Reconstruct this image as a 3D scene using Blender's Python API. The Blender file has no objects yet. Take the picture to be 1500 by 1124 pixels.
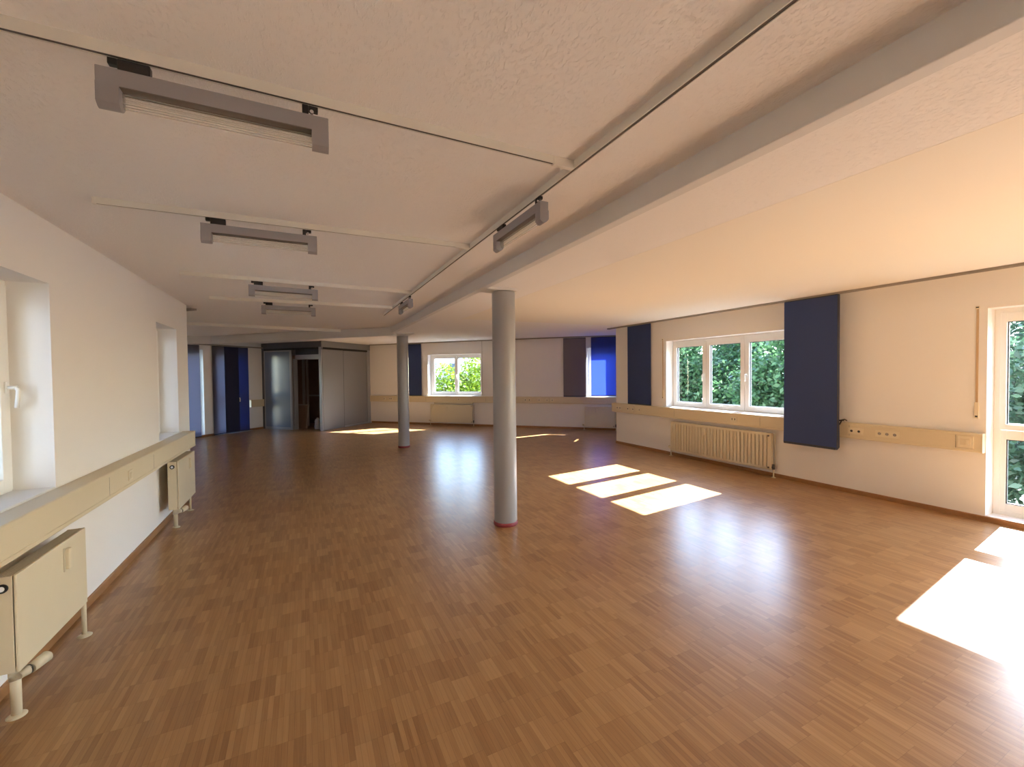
import bpy, bmesh, math, random
from mathutils import Vector, Matrix
random.seed(7)
C = bpy.context.scene.collection
R = math.radians
PI = math.pi

# ------------------------------------------------------------------ materials
def nodes_of(name):
    m = bpy.data.materials.new(name); m.use_nodes = True
    nt = m.node_tree
    for n in list(nt.nodes): nt.nodes.remove(n)
    return m, nt
def N(nt, typ, **kw):
    n = nt.nodes.new(typ)
    for k, v in kw.items():
        if k.startswith('i_'):
            n.inputs[int(k[2:]) if k[2:].isdigit() else k[2:].replace('_', ' ')].default_value = v
        else: setattr(n, k, v)
    return n
def L(nt, a, b): nt.links.new(a, b)
def rgb(c): return (c[0], c[1], c[2], 1.0)

def mat(name, col, rough=0.6, metal=0.0, bump=0.0, bscale=60.0, var=0.0, vscale=3.0, spec=0.5, coat=0.0):
    m, nt = nodes_of(name)
    out = N(nt, 'ShaderNodeOutputMaterial'); p = N(nt, 'ShaderNodeBsdfPrincipled')
    p.inputs['Base Color'].default_value = rgb(col); p.inputs['Roughness'].default_value = rough
    p.inputs['Metallic'].default_value = metal; p.inputs['Specular IOR Level'].default_value = spec
    p.inputs['Coat Weight'].default_value = coat
    L(nt, p.outputs[0], out.inputs[0])
    tc = N(nt, 'ShaderNodeTexCoord')
    if var > 0:
        nz = N(nt, 'ShaderNodeTexNoise'); nz.inputs['Scale'].default_value = vscale; nz.inputs['Detail'].default_value = 4
        L(nt, tc.outputs['Object'], nz.inputs['Vector'])
        mx = N(nt, 'ShaderNodeMix', data_type='RGBA')
        mx.inputs['A'].default_value = rgb([c*(1-var) for c in col]); mx.inputs['B'].default_value = rgb([min(1, c*(1+var)) for c in col])
        L(nt, nz.outputs['Fac'], mx.inputs['Factor']); L(nt, mx.outputs['Result'], p.inputs['Base Color'])
    if bump > 0:
        nz = N(nt, 'ShaderNodeTexNoise'); nz.inputs['Scale'].default_value = bscale; nz.inputs['Detail'].default_value = 5
        L(nt, tc.outputs['Object'], nz.inputs['Vector'])
        b = N(nt, 'ShaderNodeBump'); b.inputs['Strength'].default_value = bump; b.inputs['Distance'].default_value = 0.004
        L(nt, nz.outputs['Fac'], b.inputs['Height']); L(nt, b.outputs[0], p.inputs['Normal'])
    return m

def fabric(name, col, tcol, tw, thin=0.0):
    m, nt = nodes_of(name)
    out = N(nt, 'ShaderNodeOutputMaterial')
    d = N(nt, 'ShaderNodeBsdfPrincipled'); d.inputs['Base Color'].default_value = rgb(col); d.inputs['Roughness'].default_value = 0.75
    d.inputs['Specular IOR Level'].default_value = 0.25
    t = N(nt, 'ShaderNodeBsdfTranslucent'); t.inputs['Color'].default_value = rgb(tcol)
    mx = N(nt, 'ShaderNodeMixShader'); mx.inputs[0].default_value = tw
    L(nt, d.outputs[0], mx.inputs[1]); L(nt, t.outputs[0], mx.inputs[2])
    tc = N(nt, 'ShaderNodeTexCoord'); w = N(nt, 'ShaderNodeTexWave', bands_direction='Z'); w.inputs['Scale'].default_value = 140
    L(nt, tc.outputs['Object'], w.inputs['Vector'])
    b = N(nt, 'ShaderNodeBump'); b.inputs['Strength'].default_value = 0.08; b.inputs['Distance'].default_value = 0.001
    L(nt, w.outputs['Fac'], b.inputs['Height']); L(nt, b.outputs[0], d.inputs['Normal'])
    last = mx
    if thin > 0:
        tr = N(nt, 'ShaderNodeBsdfTransparent'); tr.inputs['Color'].default_value = rgb(tcol)
        m2 = N(nt, 'ShaderNodeMixShader'); m2.inputs[0].default_value = thin
        L(nt, mx.outputs[0], m2.inputs[1]); L(nt, tr.outputs[0], m2.inputs[2]); last = m2
    L(nt, last.outputs[0], out.inputs[0])
    return m

def glass_mat(name, tint=(0.95, 0.96, 0.96), gloss=0.07):
    m, nt = nodes_of(name)
    out = N(nt, 'ShaderNodeOutputMaterial'); tr = N(nt, 'ShaderNodeBsdfTransparent'); tr.inputs['Color'].default_value = rgb(tint)
    g = N(nt, 'ShaderNodeBsdfGlossy'); g.inputs['Roughness'].default_value = 0.02
    mx = N(nt, 'ShaderNodeMixShader'); lw = N(nt, 'ShaderNodeLayerWeight'); lw.inputs['Blend'].default_value = 0.15
    mu = N(nt, 'ShaderNodeMath', operation='MULTIPLY_ADD'); mu.inputs[1].default_value = 0.5; mu.inputs[2].default_value = gloss*0.4
    L(nt, lw.outputs['Fresnel'], mu.inputs[0]); L(nt, mu.outputs[0], mx.inputs[0])
    L(nt, tr.outputs[0], mx.inputs[1]); L(nt, g.outputs[0], mx.inputs[2]); L(nt, mx.outputs[0], out.inputs[0])
    return m

def parquet():
    m, nt = nodes_of('parquet')
    out = N(nt, 'ShaderNodeOutputMaterial'); p = N(nt, 'ShaderNodeBsdfPrincipled'); L(nt, p.outputs[0], out.inputs[0])
    tc = N(nt, 'ShaderNodeTexCoord'); sx = N(nt, 'ShaderNodeSeparateXYZ'); L(nt, tc.outputs['Object'], sx.inputs[0])
    def M(op, a, b=None, c=None):
        n = N(nt, 'ShaderNodeMath', operation=op)
        for i, v in enumerate((a, b, c)):
            if v is None: continue
            if isinstance(v, (int, float)): n.inputs[i].default_value = v
            else: L(nt, v, n.inputs[i])
        return n.outputs[0]
    SW, BL, NB = 0.0235, 0.162, 7.0
    xi = M('DIVIDE', sx.outputs[0], SW); i = M('FLOOR', xi); fx = M('FRACT', xi)
    bi = M('FLOOR', M('DIVIDE', i, NB))
    wn0 = N(nt, 'ShaderNodeTexWhiteNoise', noise_dimensions='1D'); L(nt, bi, wn0.inputs['W'])
    yo = M('ADD', M('DIVIDE', sx.outputs[1], BL), wn0.outputs['Value'])
    j = M('FLOOR', yo); fy = M('FRACT', yo)
    cb = N(nt, 'ShaderNodeCombineXYZ'); L(nt, i, cb.inputs[0]); L(nt, j, cb.inputs[1])
    wn = N(nt, 'ShaderNodeTexWhiteNoise', noise_dimensions='3D'); L(nt, cb.outputs[0], wn.inputs['Vector'])
    cb2 = N(nt, 'ShaderNodeCombineXYZ'); L(nt, bi, cb2.inputs[0]); L(nt, j, cb2.inputs[1]); cb2.inputs[2].default_value = 5.5
    wb = N(nt, 'ShaderNodeTexWhiteNoise', noise_dimensions='3D'); L(nt, cb2.outputs[0], wb.inputs['Vector'])
    v = M('ADD', M('MULTIPLY', wn.outputs['Value'], 0.6), M('MULTIPLY', wb.outputs['Value'], 0.4))
    # grain
    mp = N(nt, 'ShaderNodeMapping'); mp.inputs['Scale'].default_value = (120, 6, 1); L(nt, tc.outputs['Object'], mp.inputs['Vector'])
    ad = N(nt, 'ShaderNodeVectorMath', operation='ADD'); L(nt, mp.outputs[0], ad.inputs[0]); L(nt, wn.outputs['Color'], ad.inputs[1])
    g = N(nt, 'ShaderNodeTexNoise'); g.inputs['Scale'].default_value = 1.0; g.inputs['Detail'].default_value = 3; L(nt, ad.outputs[0], g.inputs['Vector'])
    v2 = M('ADD', M('ADD', M('MULTIPLY', v, 0.74), 0.07), M('MULTIPLY', M('SUBTRACT', g.outputs['Fac'], 0.5), 0.5))
    cr = N(nt, 'ShaderNodeValToRGB')
    e = cr.color_ramp.elements
    e[0].position = 0.05; e[0].color = (0.265, 0.130, 0.049, 1)
    e[1].position = 0.95; e[1].color = (0.475, 0.284, 0.124, 1)
    k = cr.color_ramp.elements.new(0.45); k.color = (0.366, 0.200, 0.080, 1)
    L(nt, v2, cr.inputs[0])
    # joints
    jx = M('MINIMUM', fx, M('SUBTRACT', 1.0, fx)); jy = M('MINIMUM', fy, M('SUBTRACT', 1.0, fy))
    jm = M('MINIMUM', M('MULTIPLY', jx, SW), M('MULTIPLY', jy, BL))
    ss = N(nt, 'ShaderNodeMapRange', interpolation_type='SMOOTHSTEP'); ss.inputs['From Min'].default_value = 0.0; ss.inputs['From Max'].default_value = 0.0011
    ss.inputs['To Min'].default_value = 0.62; ss.inputs['To Max'].default_value = 1.0; L(nt, jm, ss.inputs['Value'])
    mx = N(nt, 'ShaderNodeMix', data_type='RGBA', blend_type='MULTIPLY'); mx.inputs['Factor'].default_value = 1
    L(nt, cr.outputs[0], mx.inputs['A']); L(nt, ss.outputs[0], mx.inputs['B'])
    L(nt, mx.outputs['Result'], p.inputs['Base Color'])
    rn = N(nt, 'ShaderNodeTexNoise'); rn.inputs['Scale'].default_value = 2.2; rn.inputs['Detail'].default_value = 6; L(nt, tc.outputs['Object'], rn.inputs['Vector'])
    rr = M('ADD', M('MULTIPLY', rn.outputs['Fac'], 0.03), M('ADD', M('MULTIPLY', wn.outputs['Value'], 0.015), 0.282))
    L(nt, rr, p.inputs['Roughness'])
    p.inputs['Specular IOR Level'].default_value = 0.46
    b = N(nt, 'ShaderNodeBump'); b.inputs['Strength'].default_value = 0.16; b.inputs['Distance'].default_value = 0.004
    un = N(nt, 'ShaderNodeTexNoise'); un.inputs['Scale'].default_value = 1.0; un.inputs['Detail'].default_value = 2
    mp2 = N(nt, 'ShaderNodeMapping'); mp2.inputs['Scale'].default_value = (26, 7, 1); L(nt, tc.outputs['Object'], mp2.inputs['Vector']); L(nt, mp2.outputs[0], un.inputs['Vector'])
    hh = M('ADD', M('MULTIPLY', ss.outputs[0], 0.05), M('MULTIPLY', un.outputs['Fac'], 0.8))
    L(nt, hh, b.inputs['Height']); L(nt, b.outputs[0], p.inputs['Normal'])
    return m

def leafmat(name, c0, c1, tr=0.45):
    m, nt = nodes_of(name)
    out = N(nt, 'ShaderNodeOutputMaterial'); ge = N(nt, 'ShaderNodeNewGeometry')
    cr = N(nt, 'ShaderNodeValToRGB'); cr.color_ramp.elements[0].color = rgb(c0); cr.color_ramp.elements[1].color = rgb(c1)
    L(nt, ge.outputs['Random Per Island'], cr.inputs[0])
    d = N(nt, 'ShaderNodeBsdfPrincipled'); d.inputs['Roughness'].default_value = 0.45; L(nt, cr.outputs[0], d.inputs['Base Color'])
    t = N(nt, 'ShaderNodeBsdfTranslucent'); L(nt, cr.outputs[0], t.inputs['Color'])
    mx = N(nt, 'ShaderNodeMixShader'); mx.inputs[0].default_value = tr
    L(nt, d.outputs[0], mx.inputs[1]); L(nt, t.outputs[0], mx.inputs[2]); L(nt, mx.outputs[0], out.inputs[0])
    return m

def frosted(name, col):
    m, nt = nodes_of(name)
    out = N(nt, 'ShaderNodeOutputMaterial'); p = N(nt, 'ShaderNodeBsdfPrincipled'); L(nt, p.outputs[0], out.inputs[0])
    p.inputs['Base Color'].default_value = rgb(col); p.inputs['Roughness'].default_value = 0.3; p.inputs['Specular IOR Level'].default_value = 0.9
    p.inputs['Coat Weight'].default_value = 0.4; p.inputs['Coat Roughness'].default_value = 0.25
    nz = N(nt, 'ShaderNodeTexNoise'); nz.inputs['Scale'].default_value = 300
    b = N(nt, 'ShaderNodeBump'); b.inputs['Strength'].default_value = 0.03; b.inputs['Distance'].default_value = 0.001
    L(nt, nz.outputs['Fac'], b.inputs['Height']); L(nt, b.outputs[0], p.inputs['Normal'])
    return m

def diffuser_mat():
    m, nt = nodes_of('ribbed_acrylic')
    out = N(nt, 'ShaderNodeOutputMaterial'); tr = N(nt, 'ShaderNodeBsdfTransparent'); tr.inputs['Color'].default_value = (0.95, 0.95, 0.92, 1)
    p = N(nt, 'ShaderNodeBsdfPrincipled'); p.inputs['Base Color'].default_value = (0.82, 0.82, 0.8, 1); p.inputs['Roughness'].default_value = 0.2
    t = N(nt, 'ShaderNodeBsdfTranslucent'); t.inputs['Color'].default_value = (0.9, 0.9, 0.87, 1)
    a = N(nt, 'ShaderNodeMixShader'); a.inputs[0].default_value = 0.5
    L(nt, p.outputs[0], a.inputs[1]); L(nt, t.outputs[0], a.inputs[2])
    tc = N(nt, 'ShaderNodeTexCoord'); w = N(nt, 'ShaderNodeTexWave', bands_direction='Z'); w.inputs['Scale'].default_value = 40
    L(nt, tc.outputs['Object'], w.inputs['Vector'])
    mr = N(nt, 'ShaderNodeMapRange'); mr.inputs['To Min'].default_value = 0.10; mr.inputs['To Max'].default_value = 0.32; L(nt, w.outputs['Fac'], mr.inputs['Value'])
    mx = N(nt, 'ShaderNodeMixShader'); L(nt, mr.outputs[0], mx.inputs[0])
    L(nt, tr.outputs[0], mx.inputs[1]); L(nt, a.outputs[0], mx.inputs[2]); L(nt, mx.outputs[0], out.inputs[0])
    return m

def plaster(name, col):
    m, nt = nodes_of(name)
    out = N(nt, 'ShaderNodeOutputMaterial'); p = N(nt, 'ShaderNodeBsdfPrincipled'); L(nt, p.outputs[0], out.inputs[0])
    p.inputs['Base Color'].default_value = rgb(col); p.inputs['Roughness'].default_value = 0.85; p.inputs['Specular IOR Level'].default_value = 0.2
    tc = N(nt, 'ShaderNodeTexCoord')
    mp = N(nt, 'ShaderNodeMapping'); mp.inputs['Scale'].default_value = (1, 0.45, 1); L(nt, tc.outputs['Object'], mp.inputs['Vector'])
    v = N(nt, 'ShaderNodeTexNoise'); v.inputs['Scale'].default_value = 105; v.inputs['Detail'].default_value = 6; v.inputs['Roughness'].default_value = 0.65
    L(nt, mp.outputs[0], v.inputs['Vector'])
    mr = N(nt, 'ShaderNodeMapRange', interpolation_type='SMOOTHSTEP'); mr.inputs['From Min'].default_value = 0.5; mr.inputs['From Max'].default_value = 0.72
    L(nt, v.outputs['Fac'], mr.inputs['Value'])
    b = N(nt, 'ShaderNodeBump'); b.inputs['Strength'].default_value = 0.55; b.inputs['Distance'].default_value = 0.004
    L(nt, mr.outputs[0], b.inputs['Height']); L(nt, b.outputs[0], p.inputs['Normal'])
    return m

M = {}
M['wall'] = mat('wall_paint', (0.84, 0.82, 0.79), 0.8, bump=0.12, bscale=180, spec=0.2)
M['ceil'] = plaster('ceiling_plaster', (0.86, 0.845, 0.84))
M['ceilsmooth'] = mat('smooth_warm_ceiling', (0.86, 0.825, 0.755), 0.8, bump=0.05, bscale=90, spec=0.2)
M['floor'] = parquet()
M['base'] = mat('baseboard_wood', (0.33, 0.165, 0.065), 0.45, var=0.25, vscale=9)
M['pvc'] = mat('white_plastic_frame', (0.86, 0.86, 0.83), 0.35, var=0.01)
M['gasket'] = mat('grey_gasket', (0.07, 0.075, 0.08), 0.6, var=0.05)
M['glass'] = glass_mat('window_glass')
M['duct'] = mat('cream_duct', (0.68, 0.585, 0.41), 0.5, var=0.015)
M['ductlid'] = mat('cream_socket', (0.73, 0.645, 0.47), 0.4, var=0.01)
M['sill'] = mat('window_sill', (0.80, 0.79, 0.76), 0.4, var=0.02)
M['rad'] = mat('radiator_enamel', (0.69, 0.61, 0.44), 0.4, var=0.03, vscale=5)
M['radgrille'] = mat('radiator_grille', (0.60, 0.54, 0.41), 0.5, var=0.03)
M['dark'] = mat('dark_recess', (0.03, 0.026, 0.022), 0.7, var=0.1)
M['slot'] = mat('track_slot', (0.09, 0.075, 0.065), 0.6, var=0.05)
M['black'] = mat('black_plastic', (0.012, 0.012, 0.013), 0.4, var=0.1)
M['chrome'] = mat('chrome', (0.7, 0.7, 0.72), 0.15, metal=1.0, var=0.02)
M['col'] = mat('grey_column_paint', (0.345, 0.345, 0.35), 0.36, bump=0.04, bscale=40, var=0.03, spec=0.6)
M['beam'] = mat('beam_paint', (0.70, 0.69, 0.68), 0.6, bump=0.08, bscale=60, var=0.015)
M['red'] = mat('red_base_ring', (0.25, 0.035, 0.045), 0.5, var=0.1)
M['lamp'] = mat('lamp_grey', (0.30, 0.29, 0.31), 0.4, metal=0.0, var=0.015)
M['lampin'] = mat('lamp_inner', (0.14, 0.12, 0.11), 0.5, var=0.03)
M['diff'] = diffuser_mat()
M['track'] = mat('track_white', (0.74, 0.72, 0.67), 0.45, var=0.01)
M['bluedim'] = fabric('blue_dim_fabric', (0.05, 0.06, 0.14), (0.14, 0.20, 0.50), 0.22)
M['blue'] = fabric('blue_fabric', (0.050, 0.076, 0.195), (0.10, 0.17, 0.85), 0.12)
M['bluethin'] = fabric('blue_translucent_fabric', (0.07, 0.08, 0.15), (0.22, 0.31, 0.85), 0.42)
M['navy'] = fabric('navy_fabric', (0.030, 0.033, 0.075), (0.05, 0.06, 0.18), 0.10)
M['grey'] = fabric('grey_fabric', (0.27, 0.235, 0.24), (0.32, 0.28, 0.30), 0.25)
M['greythin'] = fabric('grey_translucent_fabric', (0.17, 0.15, 0.16), (0.42, 0.42, 0.52), 0.5)
M['bar'] = mat('panel_bar', (0.035, 0.04, 0.07), 0.5, var=0.05)
M['rail'] = mat('rail_grey', (0.30, 0.27, 0.24), 0.5, var=0.03)
M['pgrey'] = mat('partition_grey', (0.25, 0.25, 0.25), 0.42, var=0.03, vscale=1.2, spec=0.5)
M['pfascia'] = mat('partition_fascia', (0.10, 0.10, 0.11), 0.5, var=0.03)
M['pframe'] = mat('partition_aluminium', (0.40, 0.40, 0.43), 0.35, metal=0.3, var=0.03)
M['frost'] = frosted('frosted_blue_glass', (0.15, 0.20, 0.30))
M['dwood'] = mat('dark_brown_board', (0.33, 0.22, 0.165), 0.6, var=0.2, vscale=6)
M['ppaint'] = mat('board_edge', (0.52, 0.48, 0.45), 0.6, var=0.05)
M['sack'] = mat('white_sack_plastic', (0.55, 0.53, 0.52), 0.5, bump=0.5, bscale=12, var=0.1, vscale=8)
M['strap'] = mat('strap_tan', (0.55, 0.40, 0.25), 0.8, bump=0.3, bscale=200, var=0.05)
M['leaf'] = leafmat('leaf_green', (0.022, 0.062, 0.024), (0.085, 0.175, 0.065))
M['leafd'] = leafmat('leaf_dark', (0.02, 0.05, 0.025), (0.07, 0.13, 0.07), 0.3)
M['leafy'] = leafmat('leaf_yellow_green', (0.085, 0.15, 0.006), (0.20, 0.28, 0.015), 0.4)
M['bark'] = mat('bark', (0.07, 0.05, 0.035), 0.9, bump=0.8, bscale=20, var=0.3, vscale=10)
M['lawn'] = mat('lawn', (0.07, 0.085, 0.05), 0.95, bump=0.5, bscale=30, var=0.4, vscale=2)
M['bwall'] = mat('render_white', (0.24, 0.25, 0.27), 0.8, var=0.03)
M['nwall'] = mat('render_grey_blue', (0.28, 0.30, 0.34), 0.8, var=0.03)
M['bglass'] = mat('building_window', (0.10, 0.15, 0.22), 0.2, var=0.1)
M['broof'] = mat('roof_slate', (0.09, 0.11, 0.15), 0.6, var=0.1)

# ------------------------------------------------------------------ mesh builder
class MB:
    def __init__(s): s.bm = bmesh.new()
    def box(s, x0, x1, y0, y1, z0, z1, bev=0.0, seg=2):
        x0, x1 = sorted((x0, x1)); y0, y1 = sorted((y0, y1)); z0, z1 = sorted((z0, z1))
        v = [s.bm.verts.new(p) for p in ((x0,y0,z0),(x1,y0,z0),(x1,y1,z0),(x0,y1,z0),(x0,y0,z1),(x1,y0,z1),(x1,y1,z1),(x0,y1,z1))]
        f = [s.bm.faces.new([v[i] for i in q]) for q in ((0,3,2,1),(4,5,6,7),(0,1,5,4),(1,2,6,5),(2,3,7,6),(3,0,4,7))]
        if bev > 0:
            ed = list({e for q in f for e in q.edges})
            bmesh.ops.bevel(s.bm, geom=ed, offset=bev, segments=seg, affect='EDGES', profile=0.5)
        return s
    def prism(s, pts, axis, a, b):
        """extrude a polygon (2D pts) along axis 'x','y' or 'z' from a to b"""
        def P(p, t):
            return {'x': (t, p[0], p[1]), 'y': (p[0], t, p[1]), 'z': (p[0], p[1], t)}[axis]
        lo = [s.bm.verts.new(P(p, a)) for p in pts]; hi = [s.bm.verts.new(P(p, b)) for p in pts]
        n = len(pts); fs = []
        for i in range(n): fs.append(s.bm.faces.new((lo[i], lo[(i+1) % n], hi[(i+1) % n], hi[i])))
        fs.append(s.bm.faces.new(lo[::-1])); fs.append(s.bm.faces.new(hi))
        bmesh.ops.recalc_face_normals(s.bm, faces=fs)
        return s
    def cyl(s, p0, p1, r0, r1=None, seg=20, cap=True):
        r1 = r0 if r1 is None else r1
        p0, p1 = Vector(p0), Vector(p1); d = (p1-p0).normalized()
        u = d.orthogonal().normalized(); w = d.cross(u)
        A = [s.bm.verts.new(p0 + (u*math.cos(2*PI*i/seg) + w*math.sin(2*PI*i/seg))*r0) for i in range(seg)]
        B = [s.bm.verts.new(p1 + (u*math.cos(2*PI*i/seg) + w*math.sin(2*PI*i/seg))*r1) for i in range(seg)]
        fs = []
        for i in range(seg): 
            f = s.bm.faces.new((A[i], A[(i+1) % seg], B[(i+1) % seg], B[i])); f.smooth = True; fs.append(f)
        if cap: fs.append(s.bm.faces.new(A[::-1])); fs.append(s.bm.faces.new(B))
        bmesh.ops.recalc_face_normals(s.bm, faces=fs)
        return s
    def lathe(s, prof, c=(0, 0, 0), seg=40):
        """prof: (r, z) pairs"""
        rings = []
        for r, z in prof:
            rings.append([s.bm.verts.new((c[0]+r*math.cos(2*PI*i/seg), c[1]+r*math.sin(2*PI*i/seg), c[2]+z)) for i in range(seg)])
        fs = []
        for a, b in zip(rings, rings[1:]):
            for i in range(seg):
                f = s.bm.faces.new((a[i], a[(i+1) % seg], b[(i+1) % seg], b[i])); f.smooth = True; fs.append(f)
        fs.append(s.bm.faces.new(rings[0][::-1])); fs.append(s.bm.faces.new(rings[-1]))
        bmesh.ops.recalc_face_normals(s.bm, faces=fs)
        return s
    def tube(s, pts, r, seg=12):
        pts = [Vector(p) for p in pts]; rings = []; up = None
        for k, p in enumerate(pts):
            d = (pts[min(k+1, len(pts)-1)] - pts[max(k-1, 0)]).normalized()
            u = d.orthogonal().normalized() if up is None else (up - d*up.dot(d)).normalized()
            up = u; w = d.cross(u)
            rings.append([s.bm.verts.new(p + (u*math.cos(2*PI*i/seg) + w*math.sin(2*PI*i/seg))*r) for i in range(seg)])
        fs = []
        for a, b in zip(rings, rings[1:]):
            for i in range(seg):
                f = s.bm.faces.new((a[i], a[(i+1) % seg], b[(i+1) % seg], b[i])); f.smooth = True; fs.append(f)
        fs.append(s.bm.faces.new(rings[0][::-1])); fs.append(s.bm.faces.new(rings[-1]))
        bmesh.ops.recalc_face_normals(s.bm, faces=fs)
        return s
    def mesh(s, name, m):
        me = bpy.data.meshes.new(name); s.bm.to_mesh(me); s.bm.free()
        me.materials.append(m); return me
    def build(s, name, m, parent=None, loc=None, rot=None):
        o = bpy.data.objects.new(name, s.mesh(name, m)); C.objects.link(o)
        if parent is not None: o.parent = parent
        if loc is not None: o.location = loc
        if rot is not None: o.rotation_euler = (0, 0, rot)
        return o

def tag(o, label=None, cat=None, group=None, kind=None):
    if label: o['label'] = label
    if cat: o['category'] = cat
    if group: o['group'] = group
    if kind: o['kind'] = kind
    return o
def thing(name, label, cat, loc, rot=0.0, group=None):
    o = bpy.data.objects.new(name, None); C.objects.link(o); o.empty_display_size = 0.2
    o.location = loc; o.rotation_euler = (0, 0, rot)
    return tag(o, label, cat, group)
def setting(name, loc=(0, 0, 0), rot=0.0):
    o = bpy.data.objects.new(name, None); C.objects.link(o); o.location = loc; o.rotation_euler = (0, 0, rot)
    o['kind'] = 'structure'; return o
def copy_tree(o, parent=None):
    c = o.copy(); C.objects.link(c)
    if parent is not None: c.parent = parent
    for ch in list(o.children): copy_tree(ch, c)
    return c

# wall frames: local x runs along the wall, local y points into the room
S2 = math.sqrt(0.5)
FR = dict(right=((6.4, 0.0), PI/2), left=((-1.4, 0.0), -PI/2), far=((7.95, 9.20), 3*PI/4), back=((6.4, -2.5), PI),
          westfar=((0.39, 16.76), -3*PI/4), return_=((6.4, 7.65), PI/4), westnear=((-5.37, 11.0), -PI/4),
          cabright=((2.02, 15.13), -3*PI/4), cableft=((0.46, 13.57), 3*PI/4))
def fr(k): (x, y), a = FR[k]; return dict(loc=(x, y, 0), rot=a)
def W(k, s, d, z=0.0):
    (x, y), a = FR[k]
    return (x + s*math.cos(a) - d*math.sin(a), y + s*math.sin(a) + d*math.cos(a), z)
def fs(X): return (7.95 - X)/S2               # far wall: station from world X
def ws(X): return (0.39 - X)/S2               # westfar wall: station from world X

def sstep(a, b, t):
    t = max(0, min(1, (t-a)/(b-a))); return t*t*(3-2*t)
def ceil(X, Y): return 2.575 + 0.006*(X+1.4) + 0.06*sstep(7.5, 12.0, Y)

# ------------------------------------------------------------------ shell
POLY = [(-1.4, -2.5), (6.4, -2.5), (6.4, 7.65), (7.95, 9.2), (0.39, 16.76), (-5.37, 11.0), (-1.4, 7.03)]
b = MB(); b.prism(POLY, 'z', -0.2, 0.0); b.build('floor', M['floor'])['kind'] = 'structure'
b = MB(); b.prism(POLY, 'z', -3.1, -0.201); b.build('added_storey_below', M['bwall'])['kind'] = 'structure'  # unseen mass under the room, added to shade the lawn on the left
b = MB(); b.prism(POLY, 'z', 2.95, 13.0); b.build('added_storey_above', M['bwall'])['kind'] = 'structure'  # unseen upper floors, added to keep sun off the facade opposite
b = MB()
vs = [b.bm.verts.new((x, y, 0)) for x, y in POLY]; b.bm.faces.new(vs)
bmesh.ops.triangulate(b.bm, faces=b.bm.faces[:])
for k in range(-5, 17):
    for co, no in (((k*0.5, 0, 0), (1, 0, 0)), ((0, k*1.0, 0), (0, 1, 0))):
        bmesh.ops.bisect_plane(b.bm, geom=b.bm.verts[:]+b.bm.edges[:]+b.bm.faces[:], plane_co=co, plane_no=no)
low = b.bm.faces[:]
ex = bmesh.ops.extrude_face_region(b.bm, geom=low)
top = {v for v in ex['geom'] if isinstance(v, bmesh.types.BMVert)}
for v in b.bm.verts: v.co.z = 3.0 if v in top else ceil(v.co.x, v.co.y)
bmesh.ops.recalc_face_normals(b.bm, faces=b.bm.faces[:])
b.build('ceiling', M['ceil'])['kind'] = 'structure'

def wall(name, key, s0, s1, holes=(), th=0.30, ztop=2.85, e0=0.0, e1=0.0):
    b = MB(); holes = sorted(holes)
    xs = sorted({s0-e0, s1+e1, *[h[0] for h in holes], *[h[1] for h in holes]})
    for a, c in zip(xs, xs[1:]):
        hs = [h for h in holes if h[0] <= a+1e-6 and h[1] >= c-1e-6]
        if not hs: b.box(a, c, -th, 0, -0.2, ztop); continue
        h = hs[0]
        if h[2] > -0.2: b.box(a, c, -th, 0, -0.2, h[2])
        b.box(a, c, -th, 0, h[3], ztop)
    bmesh.ops.remove_doubles(b.bm, verts=b.bm.verts[:], dist=1e-5)
    # drop coincident inner faces between neighbouring cells
    seen = {}
    for f in b.bm.faces[:]:
        k = frozenset(v.index for v in f.verts) if False else tuple(sorted((round(v.co.x,4), round(v.co.y,4), round(v.co.z,4)) for v in f.verts))
        seen.setdefault(k, []).append(f)
    dead = [f for v in seen.values() if len(v) > 1 for f in v]
    if dead: bmesh.ops.delete(b.bm, geom=dead, context='FACES_ONLY')
    o = b.build(name, M['wall'], **fr(key)); o['kind'] = 'structure'; return o

WIN_R = (3.85, 6.157, 0.93, 2.22); DOOR_R = (0.0, 1.79, 0.055, 2.235)
WIN_A = (-3.605, -2.10, 0.925, 2.19); WIN_B = (-6.50, -5.70, 0.925, 2.20)
WIN_F = (fs(4.925), fs(3.605), 0.945, 2.26); WIN_BL = (fs(7.86), fs(7.24), 0.945, 2.33)
DOOR_W = (ws(-1.50), ws(-2.20), 0.03, 2.36); WIN_W = (ws(-2.44), ws(-3.20), 0.06, 2.36)
DOOR_B = (-2.2, -0.41, 0.055, 2.235)
wall('wall_right', 'right', -2.5, 7.65, [WIN_R, DOOR_R, DOOR_B], e0=0.3, e1=-0.0)
wall('wall_left', 'left', -7.03, 2.5, [WIN_A, WIN_B], e1=0.3)
wall('wall_back', 'back', 0.0, 7.8, [], e0=0.3, e1=0.3)
wall('wall_far', 'far', 0.0, 7.56/S2, [WIN_F, WIN_BL], e0=0.3, e1=0.3)
WIN_RT = (1.15, 1.95, 0.945, 2.33)
wall('wall_return', 'return_', 0.0, 1.55/S2, [WIN_RT], e1=0.3)
wall('wall_west_far', 'westfar', 0.0, 5.76/S2, [DOOR_W, WIN_W], e0=0.3, e1=0.3)
wall('wall_west_near', 'westnear', 0.0, 3.97/S2, [], e0=0.3)

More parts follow.
